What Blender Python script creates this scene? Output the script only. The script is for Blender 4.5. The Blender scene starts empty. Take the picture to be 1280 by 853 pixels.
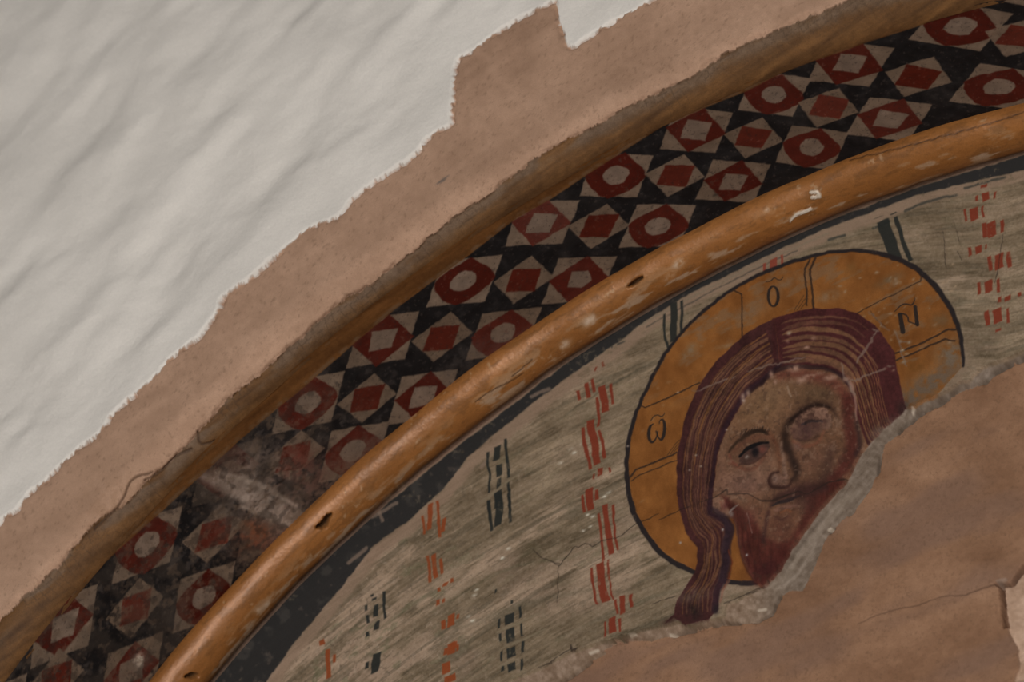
import bpy, math
import numpy as np

# ------------------------------------------------------------------ camera
F, W, H = 4500.0, 1280.0, 853.0            # focal length in photo pixels, photo size
AZ, EL, ROLL, DIST = -0.4831, 0.7043, -0.1238, 3.7778
Z0 = 4.0                                   # height of the haloed head above the floor
ARX, ARZ = -0.0044, -1.0746                # arch centre (relative to the head)
R_IN, R_SOF = 1.311, 1.330                 # back-wall edge, soffit radius
Y_TOR, Y_SOF, Y_FACE = -0.065, -0.226, -0.264   # depth of roll end, soffit end, wall face

def cam_axes():
    fw = np.array([math.sin(AZ)*math.cos(EL), math.cos(AZ)*math.cos(EL), math.sin(EL)])
    r = np.cross(fw, [0, 0, 1.0]); r /= np.linalg.norm(r); u = np.cross(r, fw)
    c, s = math.cos(ROLL), math.sin(ROLL)
    return fw, c*r+s*u, -s*r+c*u
FW, RT, UP = cam_axes()
def ray(x, y): return FW+(x-640)/F*RT-(y-426.5)/F*UP
_d = ray(1000, 525); POS = -_d/np.linalg.norm(_d)*DIST
def project(P):
    q = P-POS; z = q@FW
    return 640+F*(q@RT)/z, 426.5-F*(q@UP)/z

sc = bpy.context.scene; col = sc.collection
cd = bpy.data.cameras.new('camera'); cam = bpy.data.objects.new('camera', cd); col.objects.link(cam)
cd.sensor_width = 36; cd.lens = F*36/W; cd.clip_start = .05
from mathutils import Matrix, Vector
m = Matrix.Identity(4)
for i in range(3):
    m[i][0], m[i][1], m[i][2], m[i][3] = RT[i], UP[i], -FW[i], POS[i]
m[2][3] += Z0
cam.matrix_world = m; sc.camera = cam
cd.dof.use_dof = True; cd.dof.focus_distance = 3.76; cd.dof.aperture_fstop = 5.6

# ------------------------------------------------------------------ light
w = bpy.data.worlds.new('world'); sc.world = w; w.use_nodes = True
bg = w.node_tree.nodes['Background']; bg.inputs[0].default_value = (1, .98, .95, 1); bg.inputs[1].default_value = .07
def area(name, loc, target, size, power, colr, spread):
    l = bpy.data.lights.new(name, 'AREA'); l.shape = 'RECTANGLE'; l.size, l.size_y = size; l.energy = power; l.color = colr; l.spread = math.radians(spread)
    o = bpy.data.objects.new(name, l); col.objects.link(o); o.location = loc
    o.rotation_euler = (Vector(target)-Vector(loc)).to_track_quat('-Z', 'Y').to_euler(); return o
area('assumed_daylight_offscreen', (.9, -5.4, 1.15), (.9, 0, 1.15), (1.5, 2.2), 270, (1, .97, .93), 180)   # assumed, unseen daylight source: upright area lamp across the room, behind the camera
vs = sc.view_settings; vs.view_transform = 'Standard'; vs.look = 'None'; vs.gamma = 1; vs.use_curve_mapping = False
vs.exposure = 0.0

# ------------------------------------------------------------------ noise
rng = np.random.default_rng(7)
TAB = rng.random((256, 256))
def vn(x, y, seed=0):
    x = x+seed*17.31; y = y+seed*9.77
    xi = np.floor(x).astype(np.int64); yi = np.floor(y).astype(np.int64)
    fx = x-xi; fy = y-yi; fx = fx*fx*(3-2*fx); fy = fy*fy*(3-2*fy)
    a = TAB[xi & 255, yi & 255]; b = TAB[(xi+1) & 255, yi & 255]; c = TAB[xi & 255, (yi+1) & 255]; d = TAB[(xi+1) & 255, (yi+1) & 255]
    return (a*(1-fx)+b*fx)*(1-fy)+(c*(1-fx)+d*fx)*fy
def fbm(x, y, oct=4, seed=0):
    s = 0; a = .5; t = 0
    for i in range(oct):
        s = s+a*vn(x*2**i, y*2**i, seed+i*3); t += a; a *= .55
    return s/t                              # 0..1, mean .5
def sm(e0, e1, x):
    t = np.clip((x-e0)/(e1-e0), 0, 1); return t*t*(3-2*t)
def rotc(x, y, deg):
    a = math.radians(deg); return x*math.cos(a)-y*math.sin(a), x*math.sin(a)+y*math.cos(a)   # first = along a direction rising deg in the picture

# crops used while tracing the photograph: (x0, y0, pixels per crop pixel)
CR = dict(A1=(780, 300, .34375), A2=(780, 500, .34375), A3=(880, 460, .1875), A4=(880, 600, .1875), B1=(780, 380, .140625),
          B2=(940, 360, .1640625), B3=(780, 480, .140625), B4=(780, 600, .1640625), B5=(820, 680, .1640625), B6=(1050, 320, .140625),
          B7=(1040, 420, .1875), B8=(900, 310, .140625), S1=(700, 440, .1171875), S2=(700, 540, .1171875), S3=(700, 640, .1171875),
          S4=(700, 720, .1171875), S5=(580, 540, .1171875), S6=(580, 740, .1171875), S7=(430, 700, .1328125), S8=(1190, 220, .234375),
          E=(500, 573, .328125), D=(200, 573, .328125), FF=(860, 573, .328125), G=(980, 200, .234375), P=(0, 0, 1.0),
          C5=(860, 0, .328125), C6=(560, 140, .328125), C7=(280, 320, .328125), C8=(0, 573, .328125), H=(420, 0, .328125))
def pts(k, s):
    x0, y0, c = CR[k]
    return np.array([[x0+c*float(a), y0+c*float(b)] for a, b in (p.split(',') for p in s.split())])
def smooth(p, n=6):
    p = np.asarray(p, float)
    if len(p) < 3: return p
    q = np.vstack([2*p[0]-p[1], p, 2*p[-1]-p[-2]]); out = []
    for i in range(1, len(q)-2):
        for t in np.arange(n)/n:
            a, b, c, d = q[i-1], q[i], q[i+1], q[i+2]
            out.append(.5*((2*b)+(c-a)*t+(2*a-5*b+4*c-d)*t*t+(3*b-a-3*c+d)*t**3))
    out.append(p[-1]); return np.array(out)

def arc_px(r, y, t0, t1, n=16):
    t = np.radians(np.linspace(t0, t1, n)); P = np.stack([ARX+r*np.sin(t), y+0*t, ARZ+r*np.cos(t)], 1); return np.stack(project(P), 1)
def both_ends(p, r, y, tl=-50, tr=27):
    """carry a traced line on around the arch beyond the picture"""
    return np.vstack([arc_px(r, y, -92, tl), p, arc_px(r, y, tr, 92)])

class Canvas:
    """a grid of points on a real surface; paint is laid on it in its own 2-D coordinates"""
    def __init__(s, pos, u, v, keep=None):
        s.shape = pos.shape[:2]; s.pos = pos.reshape(-1, 3).copy(); s.u = u.ravel().copy(); s.v = v.ravel().copy()
        n = len(s.u); s.col = np.zeros((n, 3)); s.lab = np.zeros(n, int); s.h = np.zeros(n); s.keep = keep
        s.ju = s.u+(fbm(s.u/9, s.v/9, 2, 3)-.5)*2.4; s.jv = s.v+(fbm(s.u/9, s.v/9, 2, 11)-.5)*2.4
    def box(s, p, pad):
        lo = p.min(0)-pad; hi = p.max(0)+pad
        return np.nonzero((s.ju > lo[0]) & (s.ju < hi[0]) & (s.jv > lo[1]) & (s.jv < hi[1]))[0]
    def sdf(s, p, idx, exact=False):
        x, y = (s.u, s.v) if exact else (s.ju, s.jv); x = x[idx]; y = y[idx]
        d = np.full(len(idx), 1e9); ins = np.zeros(len(idx), bool)
        for a, b in zip(p, np.roll(p, -1, 0)):
            e = b-a; t = np.clip(((x-a[0])*e[0]+(y-a[1])*e[1])/(e@e+1e-12), 0, 1)
            d = np.minimum(d, (x-a[0]-t*e[0])**2+(y-a[1]-t*e[1])**2)
            c = (a[1] > y) != (b[1] > y)
            if e[1]: ins ^= c & (x < e[0]*(y-a[1])/e[1]+a[0])
        d = np.sqrt(d); return np.where(ins, -d, d)
    def mix(s, idx, a, c):
        c = np.asarray(c, float); s.col[idx] = s.col[idx]*(1-a[:, None])+c*a[:, None]
    def poly(s, p, c, soft=.8, alpha=1, lab=None, wear=0, h=0):
        p = np.asarray(p); idx = s.box(p, soft*2+2)
        if not len(idx): return idx, None
        d = s.sdf(p, idx); a = sm(soft, -soft, d)
        if lab is not None: s.lab[idx[a > .5]] = lab
        if h: s.h[idx] += h*a
        a = a*alpha*s.wear(idx, wear)
        s.mix(idx, a, c); return idx, a
    def wear(s, idx, k):
        if not k: return 1.0
        n = fbm(s.u[idx]/5, s.v[idx]/5, 4, 21)*.6+fbm(s.u[idx]/30, s.v[idx]/30, 2, 25)*.4
        return 1-sm(.70-.22*k, .80-.2*k, n)*min(1, .3+k)
    def pd(s, p, idx, exact=False):
        x, y = (s.u, s.v) if exact else (s.ju, s.jv); x = x[idx]; y = y[idx]
        best = np.full(len(idx), 1e9); par = np.zeros(len(idx)); n = max(len(p)-1, 1)
        for i in range(len(p)-1):
            a, b = p[i], p[i+1]; e = b-a; t = np.clip(((x-a[0])*e[0]+(y-a[1])*e[1])/(e@e+1e-12), 0, 1)
            d = (x-a[0]-t*e[0])**2+(y-a[1]-t*e[1])**2; k = d < best; best = np.where(k, d, best); par = np.where(k, (i+t)/n, par)
        return np.sqrt(best), par
    def stroke(s, p, wd, c, soft=.8, alpha=1, lab=None, wear=0, h=0, sp=True, exact=False):
        p = smooth(p) if sp else np.asarray(p, float)
        wd = np.atleast_1d(np.asarray(wd, float)); idx = s.box(p, wd.max()+soft*2+2)
        if not len(idx): return
        d, t = s.pd(p, idx, exact); ww = np.interp(t, np.linspace(0, 1, len(wd)), wd)/2
        a = sm(soft, -soft, d-ww)
        if lab is not None: s.lab[idx[a > .5]] = lab
        if h: s.h[idx] += h*a
        s.mix(idx, a*alpha*s.wear(idx, wear), c)
    def bar(s, p, wd, c, lab=None, wear=.45, slant=.42, alpha=1):
        p = np.asarray(p, float)
        if len(p) == 1: p = np.vstack([p-[0, wd*.35], p+[0, wd*.35]])
        o = np.array([wd/2, -slant*wd/2]); q = smooth(p, 4)
        s.poly(np.vstack([q-o, (q+o)[::-1]]), c, .8, alpha, lab, wear)
    def blob(s, c0, rx, ry, deg, c, alpha, power=1.0, tex=0):
        x, y = rotc(s.u-c0[0], s.v-c0[1], deg); r = (x/rx)**2+(y/ry)**2
        idx = np.nonzero(r < 6)[0]
        if not len(idx): return
        a = np.exp(-r[idx]**power)*alpha
        if tex: a = a*np.clip(1+tex*(fbm(s.u[idx]/6, s.v[idx]/6, 4, 5)-.5)*4, 0, 1.3)
        s.mix(idx, np.clip(a, 0, 1), c)
    def mul(s, f): s.col *= np.asarray(f).reshape(-1, 1)

def lin(c):
    c = np.clip(c/255.0, 0, 1); return np.where(c <= .04045, c/12.92, ((c+.055)/1.055)**2.4)

K_ALB = .60                                 # light that falls on a wall facing the camera, so that paint = photo colour / K_ALB
def build(canvases, names, mats, normal_fn, gain=lambda n: 1.0):
    """one mesh for each label over all canvases; names: label -> (name, parent)"""
    objs = {}
    data = {}
    for cv in canvases:
        nu, nv = cv.shape; I = np.arange(nu*nv).reshape(nu, nv)
        q = np.stack([I[:-1, :-1], I[1:, :-1], I[1:, 1:], I[:-1, 1:]], -1).reshape(-1, 4)
        if cv.keep is not None: q = q[cv.keep[:-1, :-1].ravel()]
        P = cv.pos+normal_fn(cv)*cv.h[:, None]
        L = cv.lab[q[:, 0]]
        CL = lin(cv.col)/K_ALB
        for l in np.unique(L): data.setdefault(int(l), []).append((P, CL, q[L == l]))
    order = sorted(data, key=lambda l: names[l][2] if len(names[l]) > 2 else 0)
    for l in order:
        V = []; C = []; Q = []; n = 0
        for P, c, q in data[l]:
            un, inv = np.unique(q, return_inverse=True); V.append(P[un]); C.append(c[un]); Q.append(inv.reshape(-1, 4)+n); n += len(un)
        V = np.vstack(V); C = np.vstack(C)*gain(names[l][0]); Q = np.vstack(Q); V = V+[0, 0, Z0]
        nm = names[l]; me = bpy.data.meshes.new(nm[0])
        me.vertices.add(len(V)); me.vertices.foreach_set('co', V.astype(np.float32).ravel())
        me.loops.add(Q.size); me.loops.foreach_set('vertex_index', Q.astype(np.int32).ravel())
        me.polygons.add(len(Q)); me.polygons.foreach_set('loop_start', np.arange(0, Q.size, 4, dtype=np.int32))
        me.update(calc_edges=True)
        at = me.color_attributes.new('Col', 'FLOAT_COLOR', 'POINT')
        at.data.foreach_set('color', np.hstack([np.clip(C, 0, .95), np.ones((len(C), 1))]).astype(np.float32).ravel())
        me.materials.append(mats(nm[0]))
        o = bpy.data.objects.new(nm[0], me); col.objects.link(o); objs[l] = o
        par = nm[1]
        if par is not None: o.parent = objs[par] if isinstance(par, int) else par
    return objs

# ------------------------------------------------------------------ materials
def mat(name, rough, spec, fine=.12, fscale=900, bump=.25, bdist=.0006, bscale=500):
    M = bpy.data.materials.new(name); M.use_nodes = True; nt = M.node_tree; N = nt.nodes; Lk = nt.links
    b = N['Principled BSDF']; b.inputs['Roughness'].default_value = rough; b.inputs['Specular IOR Level'].default_value = spec
    at = N.new('ShaderNodeAttribute'); at.attribute_name = 'Col'
    tc = N.new('ShaderNodeTexCoord'); nz = N.new('ShaderNodeTexNoise'); nz.inputs['Scale'].default_value = fscale; nz.inputs['Detail'].default_value = 3
    Lk.new(tc.outputs['Object'], nz.inputs['Vector'])
    mr = N.new('ShaderNodeMapRange'); mr.inputs['From Min'].default_value = .25; mr.inputs['From Max'].default_value = .75
    mr.inputs['To Min'].default_value = 1-fine; mr.inputs['To Max'].default_value = 1+fine; Lk.new(nz.outputs['Fac'], mr.inputs['Value'])
    mx = N.new('ShaderNodeVectorMath'); mx.operation = 'SCALE'; Lk.new(at.outputs['Color'], mx.inputs[0]); Lk.new(mr.outputs['Result'], mx.inputs['Scale'])
    Lk.new(mx.outputs['Vector'], b.inputs['Base Color'])
    n2 = N.new('ShaderNodeTexNoise'); n2.inputs['Scale'].default_value = bscale; n2.inputs['Detail'].default_value = 4; Lk.new(tc.outputs['Object'], n2.inputs['Vector'])
    bp = N.new('ShaderNodeBump'); bp.inputs['Strength'].default_value = bump; bp.inputs['Distance'].default_value = bdist
    Lk.new(n2.outputs['Fac'], bp.inputs['Height']); Lk.new(bp.outputs['Normal'], b.inputs['Normal'])
    return M
M_FRESCO = mat('fresco_paint', .7, .10)
M_PLASTER = mat('brown_plaster', .85, .15, .10, 800, .3, .0008, 300)
M_WHITE = mat('white_plaster', .8, .2, .05, 500, .5, .0012, 220)
M_GOLD = mat('ochre_roll_paint', .40, .35, .14, 700, .3, .001, 260); M_GOLD.node_tree.nodes['Principled BSDF'].inputs['Metallic'].default_value = .12
M_OCHRE = mat('ochre_arris_paint', .65, .2, .16, 700, .4, .0012, 260)

def tag(o, label=None, cat=None, kind=None, group=None):
    for k, v in (('label', label), ('category', cat), ('kind', kind), ('group', group)):
        if v: o[k] = v
def empty(name, loc):
    o = bpy.data.objects.new(name, None); col.objects.link(o); o.location = loc; o.empty_display_size = .05; return o

# ================================================================== back wall of the lunette
PATCH = np.vstack([[[1700, 300], [1400, 395]], pts('B7', "1280,150 1180,190 1090,235 1000,312 940,330 900,345 850,365 790,400 740,430 690,462 600,505 540,552 500,575 450,622 400,672 330,722"),
                   pts('A3', "1200,490 1165,600 1150,680 1130,720"), pts('A4', "1110,30 1085,80 1050,120 990,200 900,270 830,345 790,400 770,470 730,560 690,640 680,670"),
                   pts('B5', "1100,345 1000,350 930,410 870,530 780,580 680,602 500,602 380,640 250,660 100,700 0,715"),
                   pts('S4', "970,690 850,680 720,685 640,690 560,725 460,780"), pts('E', "780,740 720,775 650,825 600,853"), [[600, 905], [430, 1000], [300, 1500], [2500, 1500], [2500, 300]]])
FRESCO_EDGE = np.vstack([[[1700, 285], [1400, 380]], pts('B7', "1280,128 1160,180 1060,215 990,255 930,315 860,332 800,370 740,405 690,430 620,450 560,500 500,500 440,560 390,600 330,655 250,745 210,800"),
                         pts('A4', "960,40 880,120 790,220 700,345 600,480 520,620 430,725 400,745"), pts('B5', "840,350 740,400 640,455 560,480 555,500 540,570 500,590 420,600 300,640 250,640 200,620 80,645 0,660"),
                         pts('S4', "1000,590 880,610 800,650 730,670 690,660 640,690 540,720 400,760 300,800 150,845"), pts('E', "640,760 560,805 480,840 430,853"), [[600, 872], [420, 960], [290, 1500], [2500, 1500], [2500, 285]]])
HALO = pts('P', "958,733 930,733 900,729 872,720 848,708 830,695 809,668 795,640 789,608 788,575 792,545 800,520 817,480 840,440 868,408 900,380 930,360 960,345 995,332 1030,322 1060,318 1085,318 1115,325 1140,335 1162,351 1180,372 1195,397 1203,420 1207,445 1208,462")
LINE_UP = pts('P', "-60,1290 130,1040 275,852 348,767 410,704 482,639 554,580 619,530 672,489 710,460 747,432 794,403 850,371 917,336 980,303 1039,280 1092,261 1144,241 1214,220 1273,201 1400,160 1700,90")
LINE_LO = pts('P', "20,1290 200,1040 341,852 371,809 430,740 472,685 515,655 558,615 590,575 626,544 672,507 710,478 761,443 786,425 808,407 859,375 917,347 986,313 1039,289 1092,270 1144,250 1214,233 1280,218 1400,180 1700,112")
RED, RED2, DKG = (118, 50, 34), (134, 66, 36), (40, 42, 40)
OL = pts('P', "972,403 950,413 932,425 902,453 881,480 867,508 859,532 853,559 850,581 850,600 850,621 853,641 862,672 875,688 876,705 872,721 861,739 850,754 846,772")
IL = pts('P', "980,463 968,473 957,483 942,494 927,516 913,539 904,562 900,582 898,597 896,612 894,628 895,646 911,653 918,662 915,688 916,706 913,726 904,741 901,768")
ORt = pts('P', "972,403 997,394 1022,390 1055,390 1076,396 1097,411 1112,429 1122,445 1126,467 1131,492 1140,530")
IRt = pts('P', "980,463 994,461 1009,460 1038,465 1052,473 1060,481 1065,491 1069,505 1075,524 1082,546 1094,575")

LINE_UP = both_ends(LINE_UP[2:-2], R_IN-.003, -.007, -48, 22); LINE_LO = both_ends(LINE_LO[2:-2], R_IN-.045, -.007, -48, 22)
FN = {}                                        # label -> (name, parent, level)
def L(name, parent, lev):
    k = len(FN)+1; FN[k] = (name, parent, lev); return k
fres = empty('lunette_fresco', (0, 0, Z0))
FN[0] = ('cloth_ground', fres, 1)
lb_line = L('border_line', fres, 1)
lb_halo = L('halo', fres, 1); lb_ring = L('halo_outline', lb_halo, 2)
lb_arms = [L('cross_line', lb_halo, 2) for _ in range(8)]
lb_let = [L('letter', lb_halo, 2) for _ in range(3)]
lb_face = L('face', fres, 1); lb_beard = L('beard', lb_face, 2); lb_ear = L('ear', lb_face, 2); lb_nose = L('nose', lb_face, 2)
lb_mouth = L('mouth', lb_face, 2); lb_eye = L('eye', lb_face, 2); lb_eye2 = L('damaged_eye', lb_face, 2); lb_brow = L('eyebrow', lb_face, 2)
lb_hair = L('hair', fres, 1); lb_strand = [L('hair_strand', lb_hair, 2) for _ in range(30)]
BARS = []                                      # crop, points, width (crop px), colour
def bars(k, c, s):
    for it in s.split(';'):
        if it.strip():
            p, wd = it.strip().rsplit(' w', 1); BARS.append((pts(k, p), float(wd)*CR[k][2], c))
bars('S1', RED, "225,450 245,550 w30;315,370 345,520 w45;375,325 405,465 w30;480,400 500,520 525,670 w75;575,380 600,600 w28;425,520 455,720 445,830 w30;425,190 410,240 w18;485,150 500,190 w22")
bars('S2', RED, "360,-90 370,20 400,130 430,385 w75;280,-10 300,170 330,280 360,430 w35;450,20 490,170 510,320 w32;465,425 460,500 w50;400,480 395,540 w20;555,410 570,470 w22;345,640 365,870 w75;425,650 430,760 w35;275,710 298,900 w30")
bars('S3', RED, "520,-40 535,150 555,300 585,490 w60;445,50 465,200 485,350 500,560 w26;605,-40 615,200 625,330 655,440 w24;465,580 470,700 495,880 530,990 w82;370,630 380,760 405,880 420,1000 445,1025 w26;550,550 550,700 575,800 580,900 610,970 w22")
bars('S4', RED, "630,290 650,440 w28;700,250 705,370 700,440 w55;790,230 800,370 w35;595,480 600,650 w75;520,520 520,690 w22;675,490 680,630 w26")
bars('S5', DKG, "290,250 290,400 310,500 297,680 w28;290,760 300,870 318,980 w26;395,180 380,335 w72;412,380 410,500 w62;410,520 400,640 w40;395,680 398,840 w78;470,110 490,250 505,400 515,520 w30;505,570 510,700 525,780 520,880 530,1000 w28")
bars('E', DKG, "385,135 392,200 385,272 w30;350,170 362,290 w12;428,130 432,240 w11")
bars('S6', DKG, "520,270 525,380 w95;525,430 540,570 w90;540,630 545,730 w90;540,790 545,880 w80;415,320 410,420 w24;425,480 430,560 w26;440,670 440,770 w24;450,815 450,880 w30;635,195 645,310 w24;650,370 655,490 670,510 w22;665,560 665,680 w30;655,750 655,870 w28;380,10 375,50 w22;480,160 500,150 w20;545,120 545,160 w22")
bars('S7', RED2, "880,-20 885,100 900,200 w45;820,-10 835,120 845,240 w28;940,20 955,160 w25;975,285 1000,240 w40;1045,205 1045,245 w26;925,295 930,335 w24;918,400 915,455 w38;970,395 970,430 w24;1040,545 1040,655 w62;965,600 975,680 w40;1100,545 1098,585 w24;1060,810 1060,870 w72")
bars('E', RED2, "130,185 125,285 w18;155,175 165,312 w11;182,240 175,292 w15;100,230 108,300 w9;208,715 208,757 w30;187,735 187,760 w14;232,722 230,745 w9;190,790 190,830 w30;203,838 203,865 w42")
bars('S7', DKG, "335,450 328,560 w48;410,330 410,460 425,580 w26;325,385 320,410 w44;300,355 305,375 w26;345,600 335,685 w48;245,460 245,510 w18;255,550 260,625 w26;255,710 255,755 w34")
bars('D', RED2, "628,705 632,725 w20;655,740 655,850 w18;680,760 678,790 w10")
bars('D', DKG, "842,755 830,830 w32;803,790 803,815 w14")
bars('S8', RED, "193,108 197,152 w38;148,125 148,155 w14;248,105 243,142 w12;185,68 185,82 w36;132,188 136,256 w42;85,198 93,262 w12;178,178 183,240 w12;225,266 232,342 w46;188,272 196,347 w24;282,256 286,322 w18;155,390 157,430 w36;106,400 112,442 w16;197,388 197,412 w10;267,438 270,514 w44;215,450 227,522 w20;315,426 323,506 w20;210,576 214,640 w40;160,588 162,652 w18;260,568 262,642 w16;268,668 268,694 w20;312,660 312,684 w34;375,640 375,660 w20;255,728 263,804 w45;200,738 210,818 w24;310,728 316,802 w14;265,836 265,850 w30")
bars('B1', DKG, "385,120 390,300 418,425 w22;468,20 470,180 465,360 w60;540,0 538,285 w26")
bars('B8', (130, 62, 48), "425,170 425,240 w25;505,130 500,212 w66;580,95 580,182 w22")
bars('G', DKG, "540,340 560,400 590,480 615,555 w64;610,320 635,400 660,480 695,555 w24;515,325 530,320 w30;595,300 600,305 w34")
lb_bar = [L('red_stroke' if b[2][0] > 100 else 'dark_stroke', fres, 1) for b in BARS]
lb_patch = L('wall_back', None, 1); lb_edge = L('lime_edge', lb_patch, 2); lb_pale = L('pale_plaster', lb_patch, 2); lb_gap = L('dark_gap', lb_patch, 2)

def paint_lunette(cv):
    u, v = cv.u, cv.v; N = len(u)
    # ---- cloth ground: olive-grey wash with brush streaks rising to the right, worn to pink plaster at the lower left
    ang = np.interp(u, [300, 700, 1250], [36, 28, 15])
    a = np.radians(ang); x0 = u-760; y0 = v-640
    al = x0*np.cos(a)-y0*np.sin(a); ac = x0*np.sin(a)+y0*np.cos(a)
    s1 = fbm(al/75, ac/15, 4, 1)*.7+.3*fbm(u/22, v/22, 3, 2); s2 = fbm(al/34, ac/3.6, 3, 4); s3 = fbm(u/90, v/90, 3, 9)
    base = np.array([122, 106, 86.0])*np.ones((N, 1))
    t = (s1-.5)*1.5+(s2-.5)*.65
    base += t[:, None]*np.array([62, 56, 50])
    warm = sm(.5, .75, s3+(s1-.5)*.5)[:, None]; base = base*(1-.4*warm)+np.array([132, 110, 95])*.4*warm
    left = sm(640, 420, u)*sm(560, 700, v); lw = (left*sm(.42, .62, s1+.3*(s2-.5)))[:, None]
    base = base*(1-.85*lw)+np.array([164, 140, 121])*.85*lw
    # broad pale folds
    for p, wd, al_ in (("400,853 460,812 520,770 600,715 660,680 720,628 780,592", 24, .85), ("540,815 620,768 680,735 760,708 830,672 862,660", 20, .75), ("330,870 390,815 450,760 510,700", 26, .6), ("700,760 790,715 870,690 935,680", 26, .45),
                       ("1150,372 1220,350 1290,335", 14, .5), ("1140,300 1290,262", 16, .25), ("430,700 520,640 600,575 700,505 780,450", 15, .4)):
        p = smooth(pts('P', p)); idx = cv.box(p, wd*2); d, _ = cv.pd(p, idx)
        k = sm(wd, 0, d)*np.clip(.5+2.2*(s1[idx]-.42)+1.6*(s2[idx]-.5), 0, 1)*min(1, al_*1.5)
        base[idx] = base[idx]*(1-k[:, None])+np.array([166, 143, 122])*k[:, None]
    cv.col[:] = base
    # dark fold lines and greenish stains
    for p, wd, c, al_ in (("704,528 745,500 775,482 800,468 840,445", 2.5, (82, 76, 62), .8), ("560,760 640,715 720,700 760,680", 4, (88, 84, 64), .55), ("580,790 660,760 740,742", 9, (98, 92, 76), .5),
                          ("700,805 760,775 830,748 870,740", 5, (92, 88, 72), .55), ("730,712 760,690 800,672", 7, (92, 88, 66), .55), ("770,800 820,783 850,770", 5, (78, 70, 56), .7),
                          ("480,790 520,760 560,738", 4, (78, 80, 60), .6), ("500,660 540,632 570,606", 5, (98, 100, 76), .5), ("420,715 470,690", 6, (104, 104, 82), .5), ("590,560 640,520 690,490", 4, (92, 96, 74), .5),
                          ("620,505 660,500", 3, (70, 84, 62), .4), ("1140,270 1210,255 1280,240", 3, (96, 88, 72), .5), ("1030,312 1080,295 1140,275", 5, (100, 96, 78), .35), ("980,300 1000,318", 3, (90, 90, 72), .3)):
        cv.stroke(pts('P', p), [wd*.4, wd, wd*.4], c, wd*.6, al_*.8, wear=.3)
    idx = np.arange(N)
    k = sm(.64, .74, fbm(al/22, ac/9, 4, 31))*(.25+.75*sm(700, 430, u))*.5; cv.mix(idx, k, (100, 100, 76))
    k = sm(.70, .76, fbm(u/5, v/5, 4, 37))*(.3+.7*sm(760, 450, u))*.55; cv.mix(idx, k, (160, 142, 124))
    k = sm(.70, .77, fbm(u/4+50, v/4, 4, 43))*(.5+.5*sm(700, 450, u))*.4; cv.mix(idx, k, (80, 70, 58))
    for x, y in ((718, 565), (722, 570), (728, 560), (738, 648), (745, 650), (733, 668), (742, 663), (755, 655), (760, 653), (600, 742), (598, 748), (640, 690), (632, 702), (590, 775), (595, 780), (705, 583), (765, 620), (760, 625)):
        cv.blob((x, y), 3.2, 1.6, 25, (205, 198, 182), .85, 1, .8)
    fine = fbm(al/16, ac/2.0, 3, 61); cv.mix(idx, sm(.58, .72, fine)*.30, (146, 128, 110)); cv.mix(idx, sm(.42, .28, fine)*.30, (82, 73, 60))
    fl_ = fbm(al/90, ac/7, 3, 67); cv.mix(idx, sm(.63, .68, fl_)*.35, (140, 122, 102)); cv.mix(idx, sm(.36, .31, fl_)*.35, (86, 78, 64))
    gr = fbm(u/2.2, v/2.2, 2, 69); cv.col += ((gr-.5)*22)[:, None]
    # ---- border line under the roll, with the bare strip below it
    st = np.vstack([LINE_LO, (LINE_LO+np.array([9, 12]))[::-1]])
    cv.poly(st[(st[:, 0] > -100)], (142, 119, 101), 3, .75, wear=.35)
    up = LINE_UP+np.array([-30, -36])
    cv.poly(np.vstack([up, LINE_UP[::-1]]), (136, 112, 95), 1, 1)
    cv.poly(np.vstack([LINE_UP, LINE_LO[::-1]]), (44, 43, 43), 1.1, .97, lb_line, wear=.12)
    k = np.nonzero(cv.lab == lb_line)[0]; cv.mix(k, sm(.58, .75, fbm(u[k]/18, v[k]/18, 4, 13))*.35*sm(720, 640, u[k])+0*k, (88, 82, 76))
    cv.mix(k, sm(.72, .82, fbm(u[k]/7, v[k]/7, 3, 14))*.3, (110, 95, 85))
    cv.stroke(pts('P', "806,410 850,386 917,352 990,318 1040,296"), 2.2, (128, 114, 96), .9, .8, wear=.3)
    cv.stroke(pts('P', "812,413 860,387 930,350 1000,318"), 1.6, (60, 58, 54), .9, .6, wear=.5)
    for p in ("1040,305 1060,298", "1095,290 1115,281", "1135,268 1160,258 1200,248", "1210,240 1260,226", "770,438 785,430"):
        cv.stroke(pts('P', p), 3, (52, 54, 50), 1.2, .75, wear=.6)
    for p in ("470,650 500,633", "476,640 482,655", "440,708 462,690", "606,588 614,578", "668,500 690,490"):
        cv.stroke(pts('P', p), 4.5, (132, 112, 98), 1.2, .7, wear=.3)
    # ---- coloured strokes across the cloth
    for b, l in zip(BARS, lb_bar):
        p, wd, c = b; cc = np.array(c, float)
        cv.bar(p, max(wd, 1.6), cc, l, .16, alpha=.93)
    for k_, p in (('S6', "390,470 480,425 660,350 900,230"), ('S6', "420,650 560,590 700,530 900,430"), ('S6', "400,835 600,740"), ('S5', "200,800 310,715 420,620 530,540 640,470"), ('S7', "180,760 280,650 400,530")):
        cv.stroke(pts(k_, p), [1.5, 3, 3, 1], (126, 113, 93), .9, .85, None, .2)
    # ---- halo
    cv.poly(smooth(HALO), (146, 93, 47), .8, 1, lb_halo)
    k = np.nonzero(cv.lab == lb_halo)[0]; n1 = fbm(u[k]/40, v[k]/40, 4, 51); n2 = fbm(u[k]/9, v[k]/14, 4, 53)
    cv.col[k] += ((n1-.5)*44+(n2-.5)*34)[:, None]*np.array([1, .78, .5])
    
    xr, yr = rotc(u[k], v[k], 28)
    cv.mix(k, sm(.56, .72, fbm(xr/30, yr/9, 4, 57))*sm(540, 440, v[k])*.5, (138, 114, 92))
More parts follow.
